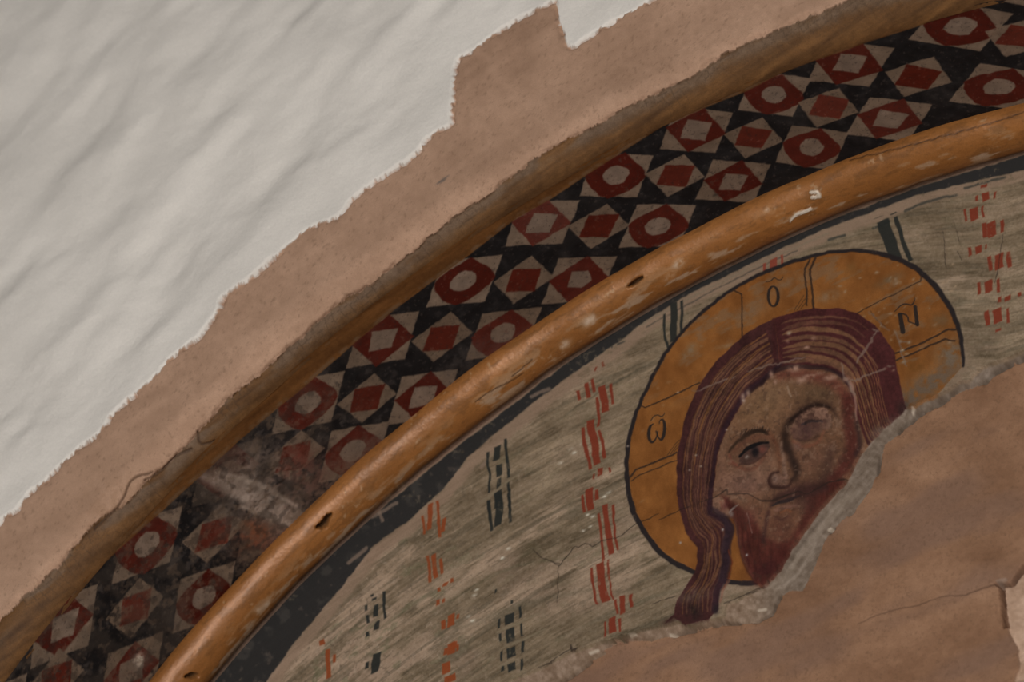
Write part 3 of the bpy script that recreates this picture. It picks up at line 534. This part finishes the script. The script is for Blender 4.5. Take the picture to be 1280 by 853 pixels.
def sweep_canvas(th, prof, flip=1):
    P = sweep(th, prof); px, py = project(P.reshape(-1, 3)); cv = Canvas(P, px.reshape(P.shape[:2]), py.reshape(P.shape[:2]))
    n = prof_normals(None, prof)*flip
    N = np.stack([n[None, :, 0]*np.sin(th)[:, None], n[None, :, 1]+0*th[:, None], n[None, :, 0]*np.cos(th)[:, None]], -1).reshape(-1, 3)
    cv.N = N; cv.th = np.repeat(th, len(prof)); return cv

# ---- roll moulding (trim_1)
A_, B_ = np.array([R_IN-.001, -.014]), np.array([R_SOF+.001, Y_TOR])
mid = (A_+B_)/2; hl = np.linalg.norm(B_-A_)/2; ca = (B_-A_)/(2*hl); cn = np.array([-abs(ca[1]), -abs(ca[0])])
ph = np.linspace(math.pi, 0, 60); prof = mid+np.outer(np.cos(ph)*hl, ca)+np.outer(np.sin(ph)*hl*.70, cn)
prof = np.vstack([[R_IN-.001, .006], [R_IN-.001, -.0135], prof, [R_SOF+.004, Y_TOR-.002]])
prof, _ = resample(prof, .00125)
th = thetas(.0012); cv = sweep_canvas(th, prof, 1)
if (cv.N.reshape(len(th), -1, 3)[0, len(prof)//2] @ np.array([math.sin(th[0]), 0, math.cos(th[0])])) > 0: cv.N = -cv.N
tu = np.tile(np.linspace(0, 1, len(prof)), len(th)); su = cv.th*R_SOF*1190; pv = tu*len(prof)*1.5
n1 = fbm(su/90, pv/40, 4, 1); n2 = fbm(su/26, pv/7, 4, 2); n3 = fbm(su/8, pv/5, 4, 3)
cv.col[:] = np.array([140, 91, 47])+((n1-.5)*36+(n2-.5)*24)[:, None]*np.array([1, .75, .5])
k = np.arange(len(tu))
cv.mix(k, sm(.52, .70, n2)*.45, (96, 62, 31))
cv.mix(k, sm(.205, .185, tu+(n2-.5)*.03), (146, 120, 104))
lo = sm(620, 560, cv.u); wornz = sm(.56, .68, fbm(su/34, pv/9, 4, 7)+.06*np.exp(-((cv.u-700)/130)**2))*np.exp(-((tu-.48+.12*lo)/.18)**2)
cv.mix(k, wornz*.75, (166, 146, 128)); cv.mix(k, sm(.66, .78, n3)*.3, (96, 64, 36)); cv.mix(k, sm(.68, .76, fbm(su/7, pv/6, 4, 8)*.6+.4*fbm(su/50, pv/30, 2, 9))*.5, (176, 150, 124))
TN = {0: ('trim_1', None, 0)}
def TL(n): TN[len(TN)] = (n, 0, 1); return len(TN)-1
def chip(p, wd, c, name, h): cv.stroke(pts('P', p), wd, c, .8, 1, TL(name), 0, h)
chip("1014,240 1022,241 1024,246 1016,247", 5, (188, 174, 158), 'plaster_chip', .0012)
chip("988,277 996,268 1006,265 1013,261", [2, 4, 5, 4], (196, 186, 172), 'plaster_chip', .0012)
chip("786,358 793,354 801,348", [3, 7, 4], (92, 66, 44), 'hole', -.016)
chip("397,659 404,657 409,648 413,644", [4, 10, 7, 3], (92, 66, 44), 'hole', -.018)
chip("234,846 240,845 246,846", [5, 8, 5], (92, 66, 44), 'hole', -.014)
for x, y, s_ in ((848, 330, 9), (838, 345, 7), (735, 402, 10), (705, 432, 9), (741, 398, 6), (500, 608, 6), (486, 622, 6), (325, 762, 6), (335, 755, 5), (960, 262, 5)):
    cv.blob((x, y), s_, s_*.55, 40, (184, 160, 138), .8, 1, .8)
for p in ("595,502 615,488 640,476 655,466", "880,262 930,240 990,222", "1063,200 1140,181 1210,162 1280,140", "640,470 665,450"): cv.stroke(pts('P', p), 1.3, (58, 38, 24), .6, .85, None, .1, -.0008)
cv.stroke(pts('P', "1045,182 1065,150"), .9, (60, 40, 26), .5, .5)
cv.h += .0035*(fbm(su/90, pv/90, 3, 31)-.5)+.0004*(n2-.5)+.0002*(n3-.5)
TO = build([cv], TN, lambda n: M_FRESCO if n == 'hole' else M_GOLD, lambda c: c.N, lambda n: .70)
tag(TO[0], 'chipped ochre-gold roll moulding curving around the lunette mural', 'moulding', 'structure')

# ---- soffit with the painted border
prof, _ = resample([[R_SOF, Y_TOR+.012], [R_SOF, Y_SOF-.004]], .00112)
P = sweep(th, prof); S = np.repeat(th[:, None]*R_SOF*1190, len(prof), 1); T = np.repeat(-prof[None, :, 1]*1190, len(th), 0)
cv = Canvas(P, S, T); cv.th = np.repeat(th, len(prof)); ipx, ipy = project(cv.pos)
N_ = np.stack([-np.sin(cv.th), 0*cv.th, -np.cos(cv.th)], 1); cv.N = N_
bord = empty('soffit_border', (ARX, (Y_TOR+Y_SOF)/2, Z0+ARZ+R_SOF))
SN = {0: ('dark_ground', bord, 1)}
def SL(n, par, lev): SN[len(SN)] = (n, par, lev); return len(SN)-1
u, v = cv.u, cv.v; N = len(u)
nA = fbm(u/11, v/11, 4, 1); nB = fbm(u/60, v/60, 3, 5); nC = fbm(u/4, v/4, 3, 7)
cv.col[:] = np.array([29, 27, 28])+((nA-.5)*14)[:, None]
cv.mix(np.arange(N), sm(.6, .72, nA)*(.12+.5*sm(650, 300, ipx)), (70, 63, 60))
top = [(1320, -12, 'c'), (1201, 33, 'c'), (1063, 80, 'd'), (967, 118, 'c'), (870, 163, 'd'), (770, 219, 'c'), (677, 279, 'd'), (580, 351, 'c'), (478, 425, 'd'), (385, 503, 'c'), (284, 590, 'x'), (184, 681, 'c'), (79, 783, 'd')]
midr = [(1400, 10, 'm'), (1276, 46, 'm'), (1148, 96, 'm'), (1036, 134, 'm'), (941, 172, 'm'), (845, 220, 'm'), (748, 283, 'm'), (654, 350, 'm'), (552, 422, 'm'), (459, 498, 'm'), (367, 571, 'm'), (267, 667, 'm'), (169, 761, 'm'), (70, 850, 'm')]
bot = [(1370, 72, 'd'), (1249, 108, 'c'), (1112, 149, 'd'), (1014, 184, 'c'), (916, 227, 'd'), (822, 283, 'c'), (724, 350, 'q'), (628, 417, 'c'), (529, 496, 'd'), (441, 564, 'c'), (338, 658, 'x'), (254, 747, 'c'), (164, 839, 'd')]
PALE, RD = (117, 99, 84), (80, 30, 22)
def extend(row):
    st = [(*cyl_st(x, y), k) for x, y, k in row]
    st.sort(); d0 = st[1][0]-st[0][0]; d1 = 165
    i = 0
    while st[0][0] > math.radians(-88)*R_SOF*1190: st.insert(0, (st[0][0]-145, st[0][1], st[0][2] if st[0][2] == 'm' else 'cd'[i % 2])); i += 1
    while st[-1][0] < math.radians(88)*R_SOF*1190: st.append((st[-1][0]+150, st[-1][1], st[-1][2] if st[-1][2] == 'm' else 'cd'[i % 2])); i += 1
    return st
rr = np.random.default_rng(11)
def jit(p, a=2.2): return np.asarray(p, float)+rr.normal(0, a*.5, (len(p), 2))
for row, is_mid in ((extend(top), 0), (extend(bot), 0), (extend(midr), 1)):
    for i, (s, t, k) in enumerate(row):
        gap = (row[min(i+1, len(row)-1)][0]-row[max(i-1, 0)][0])/(min(i+1, len(row)-1)-max(i-1, 0))
        hs = gap*.475; ht = 52; c0 = np.array([s, t])
        xpx, ypx = ipx[0], ipy[0]
        left = 1 if s < cyl_st(440, 530)[0] else 0
        wr = .10+.22*left
        dm = lambda a, b: jit(c0+np.array([[a, 0], [0, b], [-a, 0], [0, -b]]))
        sq = lambda a, b: jit(c0+np.array([[a, b], [-a, b], [-a, -b], [a, -b]]))
        red = np.array(RD)+rr.normal(0, 5); pal = np.array(PALE)+rr.normal(0, 5)
        if is_mid:
            a, b = hs*.52, ht*.52
            l1 = SL('small_tile', bord, 1); l2 = SL('red_lozenge', l1, 2)
            cv.poly(sq(a, b), pal, .9, .96, l1, wr); cv.poly(dm(a*.98, b*.98), red+[6, 2, 0], .9, .95, l2, wr)
        else:
            l1 = SL('large_tile', bord, 1); l2 = SL('red_square', l1, 2); l3 = SL('pale_centre', l1, 2)
            cv.poly(dm(hs, ht*.98), pal, .9, .96 if k != 'x' else .4, l1, wr)
            q = sq(hs*.52, ht*.53)
            if k in 'cx' and i % 2: q = smooth(np.vstack([q, q[:1]]), 4); q = c0+(q-c0)*.98
            cv.poly(q, red, .9, .97 if k != 'x' else .4, l2, wr)
            if k in 'cx':
                a = np.linspace(0, 2*np.pi, 14)[:-1]; cv.poly(c0+np.stack([np.cos(a)*hs*.30, np.sin(a)*ht*.31], 1)*(1+rr.normal(0, .05, (13, 1))), pal+[2, 4, 6], .9, .95 if k == 'c' else .4, l3, wr*.7)
            elif k == 'q':
                cv.poly(c0+np.array([[.3*hs, .1*ht], [0, .36*ht], [-.3*hs, 0], [-.1*hs, -.28*ht], [.2*hs, -.25*ht]]), pal+[2, 4, 6], .9, .95, l3, wr*.7)
            else: cv.poly(dm(hs*.40, ht*.42), pal+[2, 4, 6], .9, .95, l3, wr*.7)
# thin ochre guide lines, smears and the big patch of damage
cv.mix(np.arange(N), sm(.60, .8, nB)*.10, (96, 84, 76)); cv.mix(np.arange(N), sm(.72, .79, nC)*.22, (140, 122, 108)); cv.mix(np.arange(N), sm(.68, .75, fbm(u/3+9, v/3, 3, 17))*.35, (44, 36, 34))
cv.col *= (1+(nA-.5)*.25)[:, None]
def smear(x, y, rx, ry, dg, c, al_, tex=.8):
    s, t = cyl_st(x, y); cv.blob((s, t), rx, ry, dg, c, al_, 1, tex)
for a in ((330, 610, 60, 34, -25, (126, 108, 98), .95), (300, 600, 50, 26, -30, (132, 114, 104), .9), (350, 640, 50, 36, -20, (120, 104, 95), .85), (390, 600, 40, 40, 0, (108, 76, 66), .6), (330, 590, 26, 8, -30, (62, 54, 50), .8), (355, 612, 18, 8, -10, (54, 46, 42), .7), (372, 580, 20, 20, 0, (122, 64, 54), .6), (440, 580, 40, 20, 0, (112, 92, 78), .6), (320, 670, 30, 30, 0, (128, 74, 52), .7), (290, 630, 24, 20, 0, (80, 70, 64), .7), (375, 655, 40, 22, 0, (128, 112, 100), .7), (215, 760, 30, 40, 0, (96, 86, 80), .35), (640, 440, 50, 20, 0, (104, 92, 84), .5), (580, 450, 40, 24, 0, (84, 76, 72), .4), (700, 400, 60, 18, 0, (112, 100, 90), .35), (470, 560, 30, 30, 0, (100, 88, 80), .4), (175, 825, 10, 12, 0, (190, 174, 158), .9)):
    smear(*a)
def sstroke(p, wd, c, soft, al_):
    cv.stroke(np.array([cyl_st(x, y) for x, y in pts('P', p)]), wd, c, soft, al_, None, .25)
for a in (("255,596 300,612 345,640 392,652", [10, 26, 30, 18], (166, 148, 136), 8, .8), ("270,590 320,604 370,632", [5, 9, 4], (190, 172, 158), 3, .65), ("300,632 350,652 385,664", [4, 8, 4], (184, 166, 152), 3, .65), ("322,583 345,597 372,606", [3, 8, 3], (52, 46, 44), 3, .7), ("345,600 372,612", [2, 6, 2], (46, 40, 38), 2, .7), ("240,640 262,652", [3, 10, 4], (58, 52, 50), 4, .6), ("305,655 330,668", 12, (122, 72, 48), 5, .6)): sstroke(*a)
k = np.arange(N); dl = sm(520, 330, ipx); cv.mix(k, dl*sm(.40, .62, fbm(u/26, v/26, 4, 47))*.35, (88, 76, 66)); cv.mix(k, dl*sm(.56, .66, fbm(u/9, v/9, 4, 49))*.45, (104, 86, 72)); cv.mix(k, dl*sm(.44, .34, fbm(u/12+5, v/12, 4, 50))*.4, (50, 42, 38))
OCH_LO = pts('P', "-120,940 0,830 43,793 95,740 148,688 200,642 239,606 300,550 346,512 401,466 444,428 490,390 539,353 585,320 645,274 691,248 734,219 776,191 829,158 885,134 932,115 975,93 1017,77 1083,54 1155,31 1208,4 1300,-40 1500,-110")
OCH_LO = both_ends(OCH_LO[1:-2], R_SOF, Y_SOF+.016, -48, 22)
su_, sv_ = cv.u, cv.v; cv.u, cv.v = ipx, ipy; ju_, jv_ = cv.ju, cv.jv; cv.ju, cv.jv = ipx+(nA-.5)*2.5, ipy
k = np.nonzero(v > (-Y_SOF-.06)*1190)[0]; dd = cv.sdf(np.vstack([OCH_LO, arc_px(R_SOF+1.2, Y_SOF-.3, 92, -92)]), k)
cv.u, cv.v, cv.ju, cv.jv = su_, sv_, ju_, jv_
lo_ = SL('ochre_margin', bord, 1); xr_, yr_ = rotc(ipx[k], ipy[k], 35)
cv.lab[k[dd < 0]] = lo_; a_ = sm(.8, -.8, dd); cv.mix(k, a_, np.array([108, 71, 38])+((fbm(xr_/70, yr_/7, 4, 8)-.5)*50+(nC[k]-.5)*20)[:, None]*np.array([1, .75, .45]))
cv.mix(k, np.exp(-((dd+2.5)/2.2)**2)*.6*sm(.35, .6, nA[k]), (118, 98, 80))
cv.h += .003*(fbm(u/80, v/60, 3, 41)-.5)+.0006*(nA-.5)
sd = np.array(cyl_st(335, 612)); rd = np.hypot((u-sd[0])/80, (v-sd[1])/50); cv.h += np.exp(-rd**2)*.006*(fbm(u/16, v/16, 4, 43)-.35)
SO = build([cv], SN, lambda n: M_FRESCO, lambda c: c.N, lambda n: .58 if n == 'ochre_margin' else .66)
tag(bord, 'black, red and buff star-and-lozenge border painted under the arch', 'painted border')
SO[0]['label'] = 'black ground between the painted tiles'
for l, o in SO.items():
    o.matrix_parent_inverse.identity()
for o in [x for x in SO.values() if x.parent == bord]: o.matrix_parent_inverse = Matrix.Translation(-Vector(bord.location))
for o in [x for x in FO.values() if x.parent == fres]: o.matrix_parent_inverse = Matrix.Translation(-Vector(fres.location))

# ---- rounded ochre arris (trim_2), pink-brown wall face (wall_front), thick white plaster (wall_upper)
OCH_UP = pts('P', "-120,880 0,772 43,734 82,698 112,658 154,632 184,602 217,576 280,504 336,458 388,412 424,379 464,356 510,320 560,278 603,250 649,214 691,183 744,156 770,140 860,98 903,66 955,43 1001,25 1037,10 1060,-2 1200,-50 1500,-140")
WH = np.vstack([arc_px(1.56, Y_FACE, -92, -52),  pts('C8', "0,240 60,195 110,130 180,75 245,10"), pts('P', "100,558 125,540"), pts('P', "150,508 190,475 215,445 245,425 272,392 280,372 310,352 345,322 380,290 400,278"),
                pts('H', "0,825 60,760 130,705 230,640 310,580 340,530 400,490 440,465 440,420 450,330 450,250 470,215 540,180 600,130 700,60 760,38 825,5"), pts('H', "835,-15 845,60 865,130 880,178 905,175 970,130 1060,80 1150,30 1200,0"), pts('P', "830,-10 870,-30"), arc_px(1.52, Y_FACE, 14, 92), arc_px(4.5, Y_FACE, 92, -92, 40)])
rad = R_SOF-Y_FACE*0-.0; Rr = Y_SOF-Y_FACE
a = np.linspace(0, math.pi/2, 40)
prof1 = np.stack([R_SOF+Rr*(1-np.cos(a)), Y_SOF-Rr*np.sin(a)], 1)
profA, _ = resample(np.vstack([[R_SOF, Y_SOF+.002], prof1]), .0013)
rmax = 2.55; profB = np.stack([np.concatenate([np.arange(R_SOF+Rr, 2.28, .0021), np.arange(2.28, rmax, .02)]), 0], 1) if False else None
rB = np.concatenate([np.arange(R_SOF+Rr, 1.62, .0016), np.arange(1.62, 2.25, .0034), np.arange(2.25, 3.0, .03)])
profB = np.stack([rB, np.full(len(rB), Y_FACE)], 1)
OCH_UP = both_ends(OCH_UP[1:-2], R_SOF+.016, Y_FACE+.008, -48, 22)
WN = {0: ('wall_front', None, 0), 1: ('trim_2', None, 0), 2: ('wall_upper', None, 0)}
def paint_face(cv):
    u, v = cv.u, cv.v; N = len(u); k = np.arange(N)
    n1 = fbm(u/60, v/60, 4, 1); n2 = fbm(u/7, v/7, 4, 2); xr, yr = rotc(u, v, 35); n3 = fbm(xr/120, yr/14, 3, 3)
    cv.col[:] = np.array([158, 127, 106])+((n1-.5)*26+(n2-.5)*16+(n3-.5)*16)[:, None]*np.array([1, .9, .85])
    cv.mix(k, sm(.70, .75, fbm(u/3, v/3, 3, 5))*.35, (112, 88, 70))
    # ochre below the ragged plaster edge
    jj = (fbm(u/14, v/14, 4, 6)-.5)*9
    big = np.vstack([OCH_UP, arc_px(R_SOF-.35, 0, 92, -92)])
    d = cv.sdf(big, k)+jj; o = d < 0; cv.lab[o] = 1
    c = np.array([102, 71, 42])+((fbm(xr/70, yr/7, 4, 8)-.5)*60+(n2-.5)*22)[:, None]*np.array([1, .75, .45])
    t = sm(-26, -6, d)*.8*sm(.3, .55, fbm(xr/60, yr/16, 3, 10)); c = c*(1-t[:, None])+(np.array([112, 92, 76])+((n2-.5)*34)[:, None])*t[:, None]
    # hairline craquelure
    g = np.minimum(np.abs(((xr+6*n1*4)/11) % 1-.5), np.abs(((yr+5*n1*4)/9) % 1-.5)); t = sm(.07, .02, g)*sm(-45, -8, d)*.35*sm(.45, .6, fbm(u/40, v/40, 2, 12)); c = c*(1-t[:, None])+np.array([62, 46, 34])*t[:, None]
    cv.col[o] = c[o]
    e = np.exp(-((d-1)/2.2)**2)*sm(.35, .6, fbm(u/12, v/12, 3, 14)); cv.h -= .003*e
    cv.h += -.0030*sm(1.5, -1.5, d)*cv.tuck+.0006*(n2-.5)+.0035*(n1-.5)*(d > 0)
    cv.mix(k, np.exp(-((u-150)/60)**2-((v-640)/60)**2)*.25*sm(.4, .6, n2), (110, 82, 60))
    for p, wd in (("180,600 200,590 220,572 240,562", 3), ("118,660 150,630 165,600 190,590", 2.5), ("246,540 252,556 268,552", 2.5)): cv.stroke(pts('P', p), wd, (66, 48, 36), 1, .7, None, .2, -.002)
    cv.stroke(pts('H', "385,700 405,690 430,672"), [2, 4, 1], (98, 88, 82), 1, .8)
    # ---- white plaster laid over it in a thick coat
    j2 = (fbm(u/10, v/10, 3, 20)-.5)*4+(fbm(u/3.5, v/3.5, 2, 22)-.5)*2.2
    dw = cv.sdf(WH, k, True)+j2; wv = dw < 0; cv.lab[wv] = 2
    a1, b1 = rotc(u, v, 50); a2, b2 = rotc(u, v, 38)
    m1 = fbm(a1/170, b1/42, 2, 24); m2 = fbm(a2/70, b2/26, 2, 26); m3 = fbm(u/140, v/140, 3, 28)
    c = np.array([191, 186, 180])+((fbm(u/110+7, v/110, 3, 83)-.5)*12)[:, None]
    cv.col[wv] = c[wv]
    th_ = sm(1.0, -2.0, dw); soft = sm(0, -70, dw)
    cv.h += .0022*th_+wv*(.0190*(m1-.5)+.0050*(m2-.5)+.0004*(n2-.5)+.006*(m3-.5))*(.35+.65*soft)
    cv.h -= .007*np.exp(-((dw-1.2)/1.6)**2)*sm(.4, .55, fbm(u/16, v/16, 3, 32))
    for q, dpt in ((("150,178 205,168 262,148 330,125 390,112"), .0006), (("60,330 200,230 330,110"), .0004)): cv.stroke(pts('P', q), 7, (160, 152, 146), 6, 0, None, 0, -dpt)
th1 = thetas(.0013); cA = sweep_canvas(th1, profA)
q = cA.N.reshape(len(th1), len(profA), 3)[0, -2]
if q[1] > 0: cA.N = -cA.N
cA.tuck = np.tile(sm(0, .5, np.linspace(0, 1, len(profA))), len(th1)); paint_face(cA)
th2 = thetas(.0023); cB = sweep_canvas(th2, profB); cB.N = np.tile([[0, -1.0, 0]], (len(cB.u), 1)); cB.tuck = 1.0; paint_face(cB)
K = np.ones(cB.shape, bool); uu = cB.u.reshape(cB.shape); vv = cB.v.reshape(cB.shape)
cA.lab[(cA.pos[:, 1] > -.2475) & (cA.lab == 0)] = 1
WO = build([cA, cB], WN, lambda n: {'wall_front': M_PLASTER, 'trim_2': M_OCHRE, 'wall_upper': M_WHITE}[n], lambda c: c.N, lambda n: {'wall_front': .77, 'trim_2': .58, 'wall_upper': .92}[n])
tag(WO[0], 'bare pinkish-brown plaster band framing the arch', 'wall', 'structure')
tag(WO[1], 'worn ochre rounded edge between the plaster band and painted border', 'moulding', 'structure')
tag(WO[2], 'thick white trowelled plaster with a broken stepped edge', 'wall', 'structure')

# ================================================================== rest of the building around the arch (outside the picture)
def box(name, lo, hi, c, rough, label, cat):
    x0, y0, z0 = lo; x1, y1, z1 = hi
    me = bpy.data.meshes.new(name); me.from_pydata([(x, y, z) for x in (x0, x1) for y in (y0, y1) for z in (z0, z1)], [], [(0, 1, 3, 2), (4, 6, 7, 5), (0, 4, 5, 1), (2, 3, 7, 6), (0, 2, 6, 4), (1, 5, 7, 3)])
    M = bpy.data.materials.new(name+'_material'); M.use_nodes = True; nt = M.node_tree; b = nt.nodes['Principled BSDF']; b.inputs['Roughness'].default_value = rough
    nz = nt.nodes.new('ShaderNodeTexNoise'); nz.inputs['Scale'].default_value = 6; nz.inputs['Detail'].default_value = 6
    rp = nt.nodes.new('ShaderNodeValToRGB'); rp.color_ramp.elements[0].color = (c[0]*.75, c[1]*.75, c[2]*.75, 1); rp.color_ramp.elements[1].color = (*c, 1)
    nt.links.new(nz.outputs['Fac'], rp.inputs['Fac']); nt.links.new(rp.outputs['Color'], b.inputs['Base Color'])
    me.materials.append(M); o = bpy.data.objects.new(name, me); col.objects.link(o); tag(o, label, cat, 'structure'); return o
box('floor', (-4, -6, -.1), (4, .6, 0), (.34, .31, .28), .6, 'worn grey stone floor far below the arch', 'floor')
box('wall_lower', (-3, Y_FACE, 0), (3, .3, Z0+ARZ), (.42, .32, .25), .9, 'brown plaster wall beneath the arch', 'wall')
